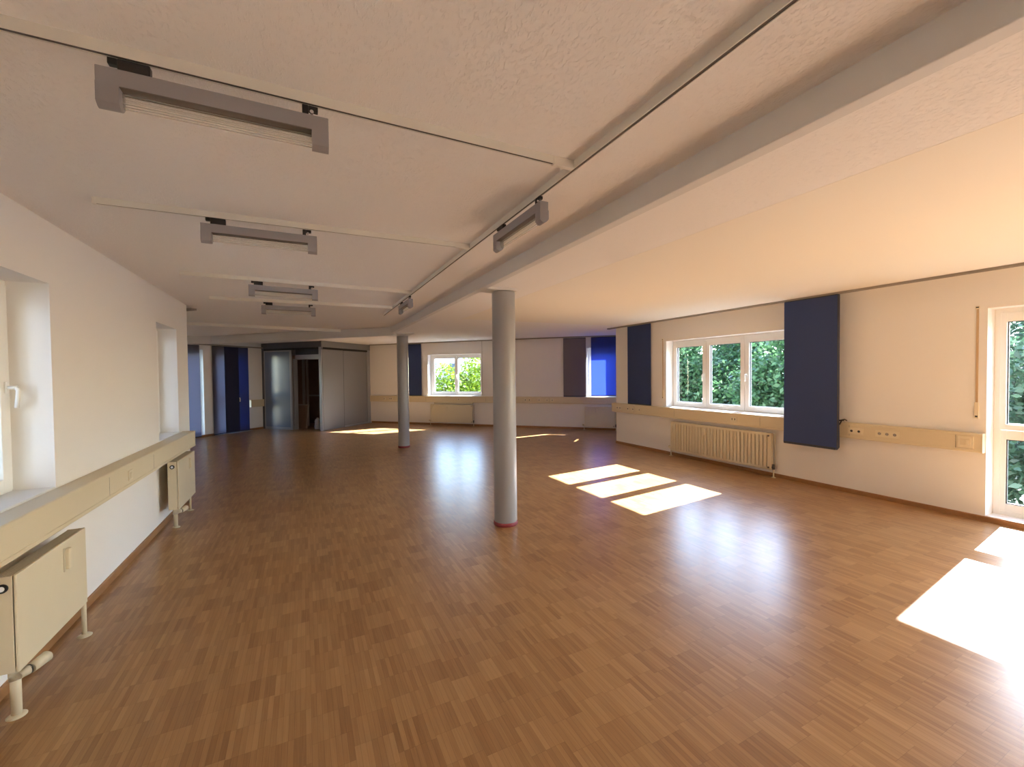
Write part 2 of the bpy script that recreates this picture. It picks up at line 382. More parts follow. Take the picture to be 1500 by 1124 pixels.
def baseboard(name, key, spans, h=0.06, t=0.014):
    b = MB()
    for s0, s1 in spans:
        b.prism([(0, 0), (t, 0), (t, h-0.008), (t-0.006, h), (0, h)], 'x', s0, s1)
    o = b.build(name, M['base'], **fr(key)); o['kind'] = 'structure'; return o
baseboard('baseboard_right', 'right', [(-2.5, 7.655)], h=0.055)
baseboard('baseboard_left', 'left', [(-7.035, 2.5)])
baseboard('baseboard_far', 'far', [(0.0, fs(2.05))])
baseboard('baseboard_return', 'return_', [(0.0, 2.19)])
baseboard('baseboard_west_far', 'westfar', [(ws(-1.17), ws(-1.50)), (ws(-2.20), 8.1)])
baseboard('baseboard_west_near', 'westnear', [(0, 5.6)])
baseboard('baseboard_back', 'back', [(0, 7.8)])

# ------------------------------------------------------------------ windows
FD = -0.19                                    # inner face of the frames, measured from the room side of the wall
def handle(parent, s, d, z, down=True):
    h = MB(); h.box(s-0.014, s+0.014, d, d+0.012, z-0.035, z+0.035, 0.004)
    h.cyl((s, d+0.01, z), (s, d+0.05, z), 0.010, seg=14)
    h.tube([(s, d+0.045, z), (s, d+0.055, z-0.02), (s, d+0.052, z-0.06), (s, d+0.045, z-0.12)], 0.0105)
    return h.build('window_handle', M['pvc'], parent)
def ring(b, s0, s1, z0, z1, w, d0, d1, bev=0.004, wb=None):
    wb = w if wb is None else wb
    b.box(s0, s0+w, d0, d1, z0, z1, bev); b.box(s1-w, s1, d0, d1, z0, z1, bev)
    b.box(s0+w-0.002, s1-w+0.002, d0, d1, z0, z0+wb, bev); b.box(s0+w-0.002, s1-w+0.002, d0, d1, z1-w, z1, bev)
def pane(parent, s0, s1, z0, z1, d):
    gk = MB(); g = 0.009
    gk.box(s0, s0+g, d-0.012, d+0.012, z0, z1); gk.box(s1-g, s1, d-0.012, d+0.012, z0, z1)
    gk.box(s0+g, s1-g, d-0.012, d+0.012, z0, z0+g); gk.box(s0+g, s1-g, d-0.012, d+0.012, z1-g, z1)
    p = MB(); p.box(s0, s1, d-0.003, d+0.003, z0, z1)
    o = p.build('glass_pane', M['glass'], parent); gk.build('gasket', M['gasket'], o); return o
def portal(key, h):
    (x, y), a = FR[key]
    li = bpy.data.lights.new('window_portal', 'AREA'); li.shape = 'RECTANGLE'; li.size = h[1]-h[0]; li.size_y = h[3]-h[2]
    li.cycles.is_portal = True
    o = bpy.data.objects.new('window_portal', li); C.objects.link(o)
    o.location = W(key, (h[0]+h[1])/2, -0.29, (h[2]+h[3])/2)
    n = Vector((-math.sin(a), math.cos(a), 0)); o.rotation_euler = n.to_track_quat('-Z', 'Z').to_euler()
def window(name, key, h, sashes, handles=(), sill=True):
    """sashes: glass spans (s0, s1, z0, z1)"""
    root = setting(name, **fr(key))
    b = MB(); ring(b, h[0], h[1], h[2], h[3], 0.055, FD-0.07, FD)
    for (a0, a1, _, _), (c0, c1, _, _) in zip(sashes, sashes[1:]):
        if c0 > a1: b.box((a1+c0)/2-0.028, (a1+c0)/2+0.028, FD-0.07, FD-0.004, h[2]+0.05, h[3]-0.05)
    b.build('window_frame', M['pvc'], root)
    for k, (s0, s1, z0, z1) in enumerate(sashes):
        lo = h[0]+0.018 if k == 0 else (sashes[k-1][1]+s0)/2+0.0035
        hi = h[1]-0.018 if k == len(sashes)-1 else (s1+sashes[k+1][0])/2-0.0035
        b = MB(); d0, d1 = FD-0.055, FD+0.012
        zb, zt = h[2]+0.018, h[3]-0.03
        b.box(lo, s0, d0, d1, zb, zt, 0.004); b.box(s1, hi, d0, d1, zb, zt, 0.004)
        b.box(s0-0.002, s1+0.002, d0, d1, zb, z0, 0.004); b.box(s0-0.002, s1+0.002, d0, d1, z1, zt, 0.004)
        sh = b.build('sash', M['pvc'], root)
        pane(sh, s0, s1, z0, z1, FD-0.025)
        for (hk, side) in handles:
            if hk == k: handle(sh, (hi+s1)/2 if side > 0 else (lo+s0)/2, FD+0.012, (z0+z1)/2+0.0)
    if sill:
        b = MB(); b.box(h[0], h[1], FD-0.02, -0.002, h[2]-0.004, h[2]+0.008, 0.003); b.build('window_sill', M['sill'], root)
        b = MB(); b.box(h[0]-0.03, h[1]+0.03, -0.42, -0.255, h[2]-0.02, h[2]-0.005, 0.003); b.build('outer_sill', M['sill'], root)
    portal(key, h)
    return root
window('window_1', 'left', WIN_A, [(-3.50, -2.90, 1.02, 2.09), (-2.80, -2.20, 1.02, 2.09)], [(0, -1)])
window('window_2', 'left', WIN_B, [(-6.40, -5.80, 1.02, 2.10)], [(0, 1)])
window('window_3', 'right', WIN_R, [(3.95, 4.55, 1.03, 2.09), (4.705, 5.305, 1.03, 2.09), (5.46, 6.06, 1.03, 2.09)], [(2, -1), (0, 1)])
wf = WIN_F
window('window_4', 'far', wf, [(wf[0]+0.10, (wf[0]+wf[1])/2-0.06, 1.06, 2.15), ((wf[0]+wf[1])/2+0.06, wf[1]-0.14, 1.06, 2.15)], [(0, 1)])
wb = WIN_BL
window('window_5', 'far', wb, [(wb[0]+0.10, wb[1]-0.10, 1.06, 2.22)])
window('window_7', 'return_', WIN_RT, [(WIN_RT[0]+0.10, WIN_RT[1]-0.10, 1.04, 2.22)])
ww = WIN_W
window('window_6', 'westfar', ww, [(ww[0]+0.09, (ww[0]+ww[1])/2-0.05, 0.16, 2.25), ((ww[0]+ww[1])/2+0.05, ww[1]-0.09, 0.16, 2.25)], sill=False)

# balcony door on the right: two leaves, each an upper casement over a fixed lower pane
def balcony_door(name, key, h, leaves, hz, rail0, rail1, zbot, hleaf=()):
    root = setting(name, **fr(key))
    b = MB(); ring(b, h[0], h[1], h[2], h[3], 0.05, FD-0.07, FD)
    for a, c in zip(leaves, leaves[1:]): b.box((a[1]+c[0])/2-0.04, (a[1]+c[0])/2+0.04, FD-0.07, FD, h[2], h[3], 0.004)
    b.build('door_frame', M['pvc'], root)
    for k, (g0, g1) in enumerate(leaves):
        lo, hi = g0-0.085, g1+0.085
        b = MB(); d0, d1 = FD-0.055, FD+0.014
        b.box(lo+0.04, g0, d0, d1, rail1-0.06, hz+0.09, 0.004); b.box(g1, hi-0.04, d0, d1, rail1-0.06, hz+0.09, 0.004)
        b.box(g0-0.002, g1+0.002, d0, d1, rail1-0.06, rail1, 0.004); b.box(g0-0.002, g1+0.002, d0, d1, hz, hz+0.09, 0.004)
        sh = b.build('upper_casement', M['pvc'], root); pane(sh, g0, g1, rail1, hz, FD-0.025)
        for (q, sd) in hleaf:
            if q == k: handle(sh, g0-0.025 if sd < 0 else g1+0.025, FD+0.014, (rail1+hz)/2)
        b = MB()
        lo, hi = g0-0.042, g1+0.042
        b.box(lo, g0+0.0, d0, FD-0.004, h[2]+0.03, rail1-0.065, 0.004); b.box(g1, hi, d0, FD-0.004, h[2]+0.03, rail1-0.065, 0.004)
        b.box(g0-0.002, g1+0.002, d0, FD-0.004, h[2]+0.03, zbot, 0.004); b.box(g0-0.002, g1+0.002, d0, FD-0.004, rail0, rail1-0.065, 0.004)
        lw = b.build('lower_panel', M['pvc'], root); pane(lw, g0, g1, zbot, rail0, FD-0.025)
    b = MB(); b.box(h[0], h[1], FD-0.02, 0.004, h[2]-0.01, h[2]+0.008, 0.003); b.build('threshold', M['sill'], root)
    portal(key, h)
    return root
balcony_door('door_1', 'right', DOOR_R, [(0.10, 0.80), (0.97, 1.70)], 2.095, 0.862, 1.022, 0.185, [(0, 1)])
balcony_door('added_door', 'right', DOOR_B, [(-2.10, -1.40), (-1.23, -0.50)], 2.095, 0.862, 1.022, 0.185)  # unseen, added behind the camera so sun bounces onto the near ceiling
dw = DOOR_W
d2 = balcony_door('door_2', 'westfar', dw, [(dw[0]+0.10, dw[1]-0.12)], 2.25, 0.96, 1.10, 0.16)

# ------------------------------------------------------------------ beams (part of the building)
BZ = 2.475
b = MB(); b.box(1.62, 1.687, -2.5, 8.92, BZ, 2.72, 0.004)
o = b.build('trim_1', M['beam']); o['kind'] = 'structure'
b = MB()
def diag(b, p, q, th, z0, z1):
    p, q = Vector(p), Vector(q); d = (q-p).normalized(); n = Vector((-d.y, d.x))*th
    b.prism([p, q, q+n, p+n], 'z', z0, z1)
diag(b, (-2.06, 12.76), (1.69, 9.01), 0.085, 2.44, 2.80)
diag(b, (-3.60, 12.79), (-2.03, 12.76), 0.085, 2.44, 2.80)
o = b.build('trim_2', M['beam']); o['kind'] = 'structure'
# plates that carry the beam on the columns
b = MB(); b.box(1.684, 2.03, 3.99, 4.20, BZ-0.0, BZ+0.03, 0.003)
o = b.build('trim_3', M['beam']); o['kind'] = 'structure'
b = MB(); b.box(1.66, 2.10, 8.93, 9.68, BZ, BZ+0.03, 0.003)
o = b.build('trim_4', M['beam']); o['kind'] = 'structure'
b = MB(); b.box(-2.45, -1.699, -2.6, 7.3, 2.62, 2.86); b.build('added_overhang', M['bwall'])['kind'] = 'structure'  # unseen overhang, added to block high sky light at the left windows
# near-flush ceiling layer right of the beam, smoother and warmer in colour
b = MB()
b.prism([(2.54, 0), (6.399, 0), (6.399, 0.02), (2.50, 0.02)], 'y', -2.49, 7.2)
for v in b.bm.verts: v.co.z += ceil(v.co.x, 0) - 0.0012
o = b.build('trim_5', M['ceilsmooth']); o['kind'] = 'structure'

# ------------------------------------------------------------------ columns
def column(x, y, label):
    t = thing('column', label, 'column', (x, y, 0), 0, None)
    MB().lathe([(0.121, 0.028), (0.1225, 0.04), (0.1225, 2.455), (0.120, BZ)], seg=64).build('shaft', M['col'], t)
    MB().lathe([(0.128, 0.0), (0.130, 0.006), (0.130, 0.03), (0.124, 0.038)], seg=64).build('base_ring', M['red'], t)
column(1.916, 4.097, 'grey round painted column nearest the sunlit floor patches, with dark red ring at its foot')
column(1.977, 9.555, 'grey round painted column in the distance, under the bend of the ceiling beam')

# ------------------------------------------------------------------ ceiling tracks and lamps
TZ = 0.036
def track(label, p, q, w=0.020, h=TZ, conn1=True):
    p, q = Vector(p), Vector(q); d = q-p; ln = d.length; a = math.atan2(d.y, d.x)
    tilt = (ceil(q.x, q.y)-ceil(p.x, p.y))/ln
    t = thing('lighting_track', label, 'lighting track', (p.x, p.y, ceil(p.x, p.y)), a, 'tracks on the ceiling')
    t.rotation_euler = (0, -math.atan(tilt), a)
    hw = w/2; g0, g1 = -hw+0.0015, hw-0.0040
    prof = [(-hw, 0.006), (-hw, -h), (g0, -h), (g0, -h+0.02), (g1, -h+0.02), (g1, -h), (hw, -h), (hw, 0.006)]
    MB().prism(prof, 'x', 0, ln).build('rail_profile', M['track'], t)
    MB().box(0.002, ln-0.002, g0+0.0005, g1-0.0005, -h+0.0025, -h+0.004).build('conductor', M['slot'], t)
    MB().box(-0.003, 0.012, -hw-0.001, hw+0.001, -h-0.001, -0.001, 0.001).build('end_cap', M['track'], t)
    if conn1: MB().box(ln-0.11, ln+0.0, -hw-0.0015, hw+0.0015, -h-0.004, -0.002, 0.001).build('connector', M['track'], t)
    return t
track('long track running beside the beam, carrying the lamps nearest the beam', (1.153, -2.45), (1.153, 6.95), conn1=False)
for Y0, Y1, lab in ((1.640, 1.664, 'short cross track holding the largest and nearest lamp'),
               (3.045, 3.040, 'short cross track whose lamp hangs second nearest'),
               (4.815, 4.970, 'short cross track whose lamp hangs third in the row'),
               (6.165, 6.170, 'short cross track holding the farthest lamp of the row')):
    track(lab, (-1.0, Y0), (1.142, Y1))
track('thin far track across the ceiling just before the diagonal beam', (-2.6, 9.10), (0.9, 10.02), h=0.055, conn1=False)

def lamp_proto():
    t = thing('hanging_track_lamp', 'x', 'lamp', (0, 0, 0), 0, 'grey track lamps under the ceiling')
    # local: x along the lamp, z = 0 at the track underside
    H, zt, zb, ze = 0.308, -0.040, -0.090, -0.140
    b = MB(); b.box(-H, H, -0.026, 0.024, zb, zt, 0.002); b.build('housing', M['lamp'], t)
    for sx in (-1, 1):
        pts = [(-0.026, zb+0.004), (-0.026, ze)]
        for k in range(9):
            a = k/8; pts.append((-0.026+0.052*a, ze-0.013*math.sin(PI*min(1, a*1.15)) if a < 0.87 else ze+0.010*(a-0.87)/0.13))
        pts += [(0.026, zb+0.004)]
        b = MB(); b.prism(pts, 'x', sx*(H-0.053), sx*H)
        b.build('end_cap', M['lamp'], t)
    b = MB(); seg = 14; pts = []
    for k in range(seg+1):
        a = PI + PI*k/seg; pts.append((0.013+0.013*math.cos(a), zb-0.003+0.043*math.sin(a)))
    b.prism(pts, 'x', -H+0.053, H-0.053); b.build('diffuser', M['diff'], t)
    MB().box(-H+0.054, H-0.054, -0.0255, 0.0235, zb-0.002, zb+0.001).build('reflector', M['lampin'], t)
    b = MB(); b.box(-0.262, -0.185, -0.012, 0.012, zt, -0.001, 0.003); b.box(-0.285, -0.262, -0.010, 0.010, -0.020, -0.001, 0.002)
    b.cyl((-0.25, 0, zt-0.002), (-0.25, 0, -0.02), 0.007, seg=12)
    b.build('power_adapter', M['black'], t)
    b = MB(); b.box(0.226, 0.246, -0.012, 0.012, zt, -0.001, 0.003); b.box(0.246, 0.276, -0.010, 0.010, -0.018, -0.001, 0.002)
    b.build('track_clip', M['black'], t)
    MB().cyl((0.256, -0.013, -0.022), (0.256, 0.005, -0.022), 0.006, seg=12).build('clip_screw', M['chrome'], t)
    return t
proto = lamp_proto()
LAMPS = [(-0.215, 1.654, 0, 'largest and nearest grey lamp on a track, at the start of the row'),
         (-0.218, 3.043, 0, 'second grey lamp of the row, hung beyond the nearest one'),
         (-0.165, 4.876, 0.07, 'third grey lamp of the row, just before the farthest one'),
         (-0.158, 6.167, 0, 'farthest grey lamp of the row hung across the ceiling'),
         (1.153, 2.25, -PI/2, 'grey lamp hung lengthwise along the beam, nearer of the two'),
         (1.153, 5.36, -PI/2, 'small far grey lamp hung lengthwise along the beam near its track end')]
for i, (x, y, a, lab) in enumerate(LAMPS):
    o = proto if i == 0 else copy_tree(proto)
    o.location = (x, y, ceil(x, y)-TZ-0.003); o.rotation_euler = (0, 0, a); o['label'] = lab

# ------------------------------------------------------------------ cable ducts
def duct(label, key, s0, s1, z0, z1, d, joints=()):
    t = thing('cable_duct', label, 'cable duct', W(key, s0, 0, z0), FR[key][1], 'cable ducts along the walls')
    ln = s1-s0; h = z1-z0
    prof = [(0.001, 0), (d-0.006, 0), (d, 0.006), (d, 0.028), (d-0.003, 0.030), (d-0.003, h-0.030), (d, h-0.028), (d, h-0.006), (d-0.006, h), (0.001, h)]
    MB().prism(prof, 'x', 0, ln).build('trunking', M['duct'], t)
    for j in joints:
        MB().box(j-s0-0.0015, j-s0+0.0015, d-0.0025, d-0.0022, 0.031, h-0.031).build('joint', M['dark'], t)
    MB().box(-0.004, 0.0, 0.0, d+0.002, -0.002, h+0.002, 0.001).build('end_cap', M['duct'], t)
    MB().box(ln, ln+0.004, 0.0, d+0.002, -0.002, h+0.002, 0.001).build('end_cap', M['duct'], t)
    return t
def sockets(t, s, d, zc, n, kind='schuko', pitch=0.072):
    w = pitch*n+0.012
    fr_ = MB(); fr_.box(s-w/2, s+w/2, d-0.004, d+0.004, zc-0.04, zc+0.04, 0.002); f = fr_.build('socket_frame', M['ductlid'], t)
    for k in range(n):
        c = s + (k-(n-1)/2)*pitch
        if kind == 'schuko':
            b = MB(); b.cyl((c, d+0.003, zc), (c, d+0.008, zc), 0.024, 0.022, seg=28); so = b.build('socket', M['ductlid'], f)
            b = MB(); b.cyl((c, d+0.0078, zc), (c, d+0.0086, zc), 0.0175, seg=28); b.build('socket_well', M['rail'], so)
            b = MB()
            for q in (-1, 1): b.cyl((c+q*0.0095, d+0.0085, zc), (c+q*0.0095, d+0.009, zc), 0.003, seg=12)
            b.build('contact_hole', M['black'], so)
        elif kind == 'data':
            b = MB(); b.box(c-0.026, c+0.026, d+0.003, d+0.008, zc-0.026, zc+0.026, 0.002); so = b.build('socket', M['ductlid'], f)
            b = MB(); b.cyl((c, d+0.0078, zc), (c, d+0.009, zc), 0.015, seg=20); b.build('port', M['black'], so)
        elif kind == 'slot':
            b = MB(); b.box(c-0.016, c+0.016, d+0.003, d+0.007, zc-0.03, zc+0.03, 0.002); so = b.build('socket', M['ductlid'], f)
            b = MB(); b.box(c-0.007, c+0.007, d+0.0068, d+0.008, zc-0.016, zc+0.016); b.build('port', M['black'], so)
    return f
DD = 0.07
dr = duct('cream duct under the triple window, crossing the whole wall from room corner to balcony door', 'right', 1.80, 7.72, 0.725, 0.925, DD, [2.0, 3.0, 4.2, 5.9, 7.0])
z = 0.10
sockets(dr, 2.93-1.80, DD, z, 2, 'data', 0.08)
sockets(dr, 2.60-1.80, DD, z, 3, 'schuko', 0.075)
f = sockets(dr, 1.925-1.80, DD, z, 0)
sw = MB().box(1.925-1.80-0.062, 1.925-1.80+0.062, DD-0.004, DD+0.005, z-0.062, z+0.062, 0.003).build('switch_frame', M['ductlid'], dr)
MB().box(0.085, 0.165, DD+0.004, DD+0.010, z-0.035, z+0.035, 0.003).build('rocker', M['duct'], sw)
MB().box(0.095, 0.118, DD+0.009, DD+0.014, z-0.028, z+0.028, 0.002).build('rocker_button', M['ductlid'], sw)
bpy.data.objects.remove(f, do_unlink=True)
sockets(dr, 4.645-1.80, DD, z, 2, 'slot', 0.05)
sockets(dr, 7.48-1.80, DD, z, 2, 'schuko', 0.09); sockets(dr, 7.18-1.80, DD, z, 1, 'data'); sockets(dr, 7.02-1.80, DD, z, 1, 'data'); sockets(dr, 6.83-1.80, DD, z, 1, 'slot')
dl = duct('cream duct under the two recessed windows of the shaded wall, above its radiators', 'left', -6.65, 2.45, 0.73, 0.922, 0.13, [-4.0, -5.0, -2.2])
o = MB().box(6.65-4.44, 6.65-4.36, 0.126, 0.135, 0.055, 0.135, 0.003).build('switch_frame', M['ductlid'], dl)
MB().box(6.65-4.42, 6.65-4.38, 0.134, 0.139, 0.07, 0.12, 0.002).build('rocker', M['duct'], o)
df = duct('cream duct along the far wall below the two pane window', 'far', 0.02, fs(2.05), 0.735, 0.932, DD, [2.1, 4.1, 6.2])
z = 0.10
for X in (5.95, 6.04, 6.25, 6.42, 6.53): sockets(df, fs(X)-0.02, DD, z, 1, 'data' if X < 6.1 else 'schuko')
sockets(df, fs(4.40)-0.02, DD, z, 1, 'schuko'); sockets(df, fs(2.45)-0.02, DD, z, 1, 'schuko'); sockets(df, fs(2.63)-0.02, DD, z, 2, 'data', 0.06)
duct('short cream duct between the balcony door drapes and the grey storage enclosure', 'westfar', ws(-1.18), ws(-1.49), 0.70, 0.915, DD)

# ------------------------------------------------------------------ radiators
def allocator(parent, s, d, z, h=0.115, w=0.034):
    o = MB().box(s-w/2, s+w/2, d, d+0.022, z-h/2, z+h/2, 0.006).build('heat_meter', M['ductlid'], parent)
    MB().box(s+w/2-0.001, s+w/2+0.012, d+0.0, d+0.004, z-h/2-0.008, z+h/2+0.008, 0.001).build('meter_bracket', M['radgrille'], o)
    return o
def floor_pipe(parent, s, d, ztop, r=0.011, name='pipe'):
    b = MB(); b.cyl((s, d, 0.0), (s, d, ztop), r, seg=16); p = b.build(name, M['rad'], parent)
    MB().lathe([(0.036, 0.0), (0.036, 0.004), (0.028, 0.010), (0.012, 0.014)], (s, d, 0.0), 28).build('pipe_rosette', M['rad'], p)
    return p
def box_radiator(label, key, s0, s1, z0, z1, d0, d1, valve_at, mi=1):
    """smooth fronted convector with a grille top; valve_at: station of the thermostat"""
    t = thing('radiator', label, 'radiator', W(key, s0, 0, 0), FR[key][1], 'radiators below the ducts')
    ln = s1-s0
    MB().box(0, ln, d1-0.012, d1, z0, z1, 0.005).build('front_panel', M['rad'], t)
    MB().box(0.004, ln-0.004, d0, d0+0.012, z0+0.02, z1-0.004, 0.004).build('back_panel', M['rad'], t)
    for x in (0, ln):
        x0, x1 = (x+0.0, x+0.006) if x == 0 else (x-0.006, x)
        MB().box(x0, x1, d0, d1-0.015, z0+0.004, z1-0.002, 0.002).build('side_panel', M['rad'], t)
    b = MB(); n = max(14, int(ln/0.013)); 
    for k in range(n): 
        x = 0.01+(ln-0.02)*(k+0.5)/n; b.box(x-0.0024, x+0.0024, d0+0.008, d1-0.014, z1-0.010, z1-0.001)
    for q in range(6):
        y = d0+0.010+(d1-d0-0.026)*q/5; b.box(0.006, ln-0.006, y-0.0016, y+0.0016, z1-0.011, z1-0.002)
    b.build('top_grille', M['radgrille'], t)
    MB().box(0.012, ln-0.012, d0+0.014, d1-0.02, z0+0.02, z1-0.013).build('fin_block', M['radgrille'], t)
    allocator(t, ln*0.35, d1, z1-0.10)
    sx = 0 if valve_at == 's0' else ln; sg = -1 if valve_at == 's0' else 1
    pl = MB().cyl((sx+sg*0.0, (d0+d1)/2-0.006, z1-0.055), (sx+sg*0.006, (d0+d1)/2-0.006, z1-0.055), 0.021, seg=24).build('plug_ring', M['black'], t)
    MB().cyl((sx+sg*0.005, (d0+d1)/2-0.006, z1-0.055), (sx+sg*0.010, (d0+d1)/2-0.006, z1-0.055), 0.012, seg=20).build('plug', M['chrome'], pl)
    xv = sx - sg*0.06; yv = (d0+d1)/2
    p = floor_pipe(t, xv, yv, z0+0.02, 0.019)
    b = MB(); b.cyl((xv, yv, z0-0.055), (xv, yv, z0-0.008), 0.024, seg=20); b.build('valve_body', M['radgrille'], p)
    b = MB(); yy = yv+0.02
    b.cyl((xv-sg*0.010, yy+0.02, z0-0.03), (xv-sg*0.016, yy+0.025, z0-0.03), 0.022, seg=24); b.build('valve_collar', M['black'], p); MB().cyl((xv+sg*0.03, yy+0.005, z0-0.032), (xv-sg*0.010, yy+0.02, z0-0.03), 0.015, 0.0225, seg=20).build('valve_coupling', M['radgrille'], p)
    b = MB(); dv = Vector((-sg*0.95, 0.3, 0.05)).normalized(); q0 = Vector((xv-sg*0.016, yy+0.025, z0-0.03))
    b.cyl(q0, q0+dv*0.085, 0.024, 0.027, seg=28); b.cyl(q0+dv*0.085, q0+dv*0.094, 0.027, 0.019, seg=28)
    b.build('thermostat_head', M['rad'], p)
    floor_pipe(t, sx-sg*(ln+0.06 if key == 'left' and sg > 0 and s0 < -3 and s1 > -3 else ln*0.93), yv, z0+0.03, 0.012)
    return t
box_radiator('cream smooth radiator close to the camera, under the large recessed window', 'left', -3.46, -2.765, 0.235, 0.695, 0.10, 0.182, 's1')
box_radiator('cream smooth radiator farther along the shaded wall, near its end', 'left', -6.33, -5.58, 0.20, 0.715, 0.09, 0.182, 's1')

def rib_radiator(label, key, s0, s1, z0, z1, d0, d1, nr):
    t = thing('radiator', label, 'radiator', W(key, s0, 0, 0), FR[key][1], 'radiators below the ducts')
    ln = s1-s0
    b = MB(); b.box(0, ln, d0, d1-0.008, z0, z1, 0.006)
    b.build('back_panel', M['rad'], t)
    b = MB(); pit = (ln-0.06)/nr; pts = [(0.0, d1-0.008), (0.0, d1-0.001), (0.03, d1)]
    for k in range(nr if nr > 1 else 0):
        x = 0.03+k*pit; pts += [(x+pit*0.34, d1), (x+pit*0.43, d1-0.008), (x+pit*0.57, d1-0.008), (x+pit*0.66, d1)]
    pts += [(ln-0.03, d1), (ln, d1-0.001), (ln, d1-0.008)]
    b.prism(pts, 'z', z0+0.035, z1-0.035)
    b.build('ribbed_front', M['rad'], t)
    for za, zb in ((z0, z0+0.037), (z1-0.037, z1)):
        MB().box(0, ln, d1-0.012, d1, za, zb, 0.005).build('water_channel', M['rad'], t)
    MB().box(0.005, ln-0.005, d0+0.004, d1-0.01, z1-0.004, z1+0.004, 0.001).build('top_cover', M['radgrille'], t)
    allocator(t, ln*0.60, d1, z1-0.11, 0.10)
    for zz in (z0+0.035, z1-0.035):
        MB().cyl((0.035, d1-0.002, zz), (0.035, d1+0.010, zz), 0.013, seg=20).build('plug', M['lampin'], t)
    p = floor_pipe(t, -0.022, (d0+d1)/2, z0+0.075, 0.010)
    b = MB(); b.cyl((-0.022, (d0+d1)/2, z0+0.01), (-0.022, (d0+d1)/2, z0+0.085), 0.018, seg=18); b.cyl((-0.022, (d0+d1)/2, z0+0.04), (0.0, (d0+d1)/2, z0+0.04), 0.013, seg=16)
    b.build('valve', M['lampin'], p)
    b = MB(); b.cyl((-0.024, (d0+d1)/2-0.03, z0+0.05), (-0.024, (d0+d1)/2-0.03, z1), 0.009, seg=14); b.build('riser_pipe', M['radgrille'], t)
    p = floor_pipe(t, ln+0.022, (d0+d1)/2, z0+0.05, 0.010)
    MB().cyl((ln+0.022, (d0+d1)/2+0.0, z0+0.045), (ln+0.075, (d0+d1)/2+0.0, z0+0.055), 0.022, 0.024, seg=22).build('thermostat_head', M['rad'], p)
    return t
rib_radiator('long ribbed cream radiator below the triple window', 'right', 4.0, 5.945, 0.115, 0.665, 0.045, 0.112, 30)
rib_radiator('cream radiator below the two pane window of the far wall', 'far', fs(4.742), fs(3.70), 0.10, 0.665, 0.045, 0.112, 1)
rib_radiator('shaded cream radiator below the glowing blue drape, partly behind the wall corner', 'far', 0.22, fs(7.20), 0.09, 0.66, 0.045, 0.112, 1)
b = MB(); pts = []
for k in range(15):
    u = k/14; pts.append((fs(3.83-0.10*math.sin(u*2.6)-0.02*u), 0.118+0.012*math.sin(u*PI), 0.735-0.60*u))
tag(b.tube(pts, 0.004, 8).build('cable', M['radgrille'], None, **fr('far')), 'thin loose cable hanging in front of the far wall radiator', 'cable')
b = MB(); b.box(fs(4.742), fs(3.79), 0.045, 0.10, 0.695, 0.7345, 0.003)
tag(b.build('radiator_shelf', M['radgrille'], None, **fr('far')), 'narrow grey ledge between far wall duct and radiator', 'ledge')

# ------------------------------------------------------------------ panel curtains and rails
def drape(label, key, s0, s1, d, z0, z1, m, th=0.004, bulge=0.0, layers=1, group='sliding panel drapes'):
    t = thing('panel_drape', label, 'drape', W(key, s0, d, 0), FR[key][1], group)
    ln = s1-s0
    for q in range(layers):
        b = MB(); nx, nz = 8, 16; off = -q*0.011; gx = 0.004*q
        g = []
        for side in (0, 1):
            rows = []
            for i in range(nz+1):
                w = i/nz; row = []
                for j in range(nx+1):
                    u = j/nx
                    y = off + 0.0015*math.sin(u*7+q) + 0.001*math.sin(w*5+q*2) + bulge*(1-w)**2 + (th if side else 0)
                    row.append(b.bm.verts.new((gx+u*(ln-2*gx), y, z0+w*(z1-z0))))
                rows.append(row)
            g.append(rows)
        fsx = []
        for side in (0, 1):
            for i in range(nz):
                for j in range(nx):
                    f = b.bm.faces.new((g[side][i][j], g[side][i][j+1], g[side][i+1][j+1], g[side][i+1][j])); fsx.append(f)
        for i in range(nz):
            for j in (0, nx): fsx.append(b.bm.faces.new((g[0][i][j], g[0][i+1][j], g[1][i+1][j], g[1][i][j])))
        for j in range(nx):
            for i in (0, nz): fsx.append(b.bm.faces.new((g[0][i][j], g[0][i][j+1], g[1][i][j+1], g[1][i][j])))
        bmesh.ops.recalc_face_normals(b.bm, faces=fsx)
        b.build('fabric_panel', m, t)
        MB().box(gx+0.002, ln-gx-0.002, off-0.003+bulge, off+th+0.003+bulge, z0-0.012, z0+0.012, 0.003).build('bottom_bar', M['bar'], t)
    MB().box(0.004, ln-0.004, -0.011*(layers-1)-0.004, th+0.004, z1-0.006, z1+0.012, 0.002).build('top_carrier', M['bar'], t)
    return t
def rail(label, key, s0, s1, d0, d1, z0, z1):
    t = thing('curtain_rail', label, 'curtain rail', W(key, s0, 0, 0), FR[key][1], 'curtain rails at the ceiling')
    ln = s1-s0; h = z1-z0
    n = 2; w = (d1-d0)/(3*n+1)
    b = MB(); b.box(0, ln, d0, d1, z0+0.012, z1)
    for k in range(n+1): b.box(0, ln, d0+k*(d1-d0-w)/n, d0+k*(d1-d0-w)/n+w, z0, z0+0.014)
    b.build('rail_profile', M['rail'], t)
    for x in (0, ln): MB().box(x-0.004, x+0.004, d0-0.002, d1+0.002, z0-0.002, z1).build('end_cap', M['rail'], t)
    return t
rail('long grey curtain rail along the top of the triple window wall', 'right', -2.4, 7.70, 0.13, 0.205, 2.598, 2.622)
rail('grey curtain rail stretching above the far wall window', 'far', 0.05, 8.3, 0.05, 0.125, 2.635, 2.662)
rail('grey curtain rail above the drapes of the shaded balcony door', 'westfar', ws(-1.2), ws(-5.2), 0.04, 0.11, 2.48, 2.51)
rail('end of a dark curtain rail peeking past the shaded wall corner', 'westnear', 0.3, 5.63, 0.05, 0.12, 2.52, 2.545)

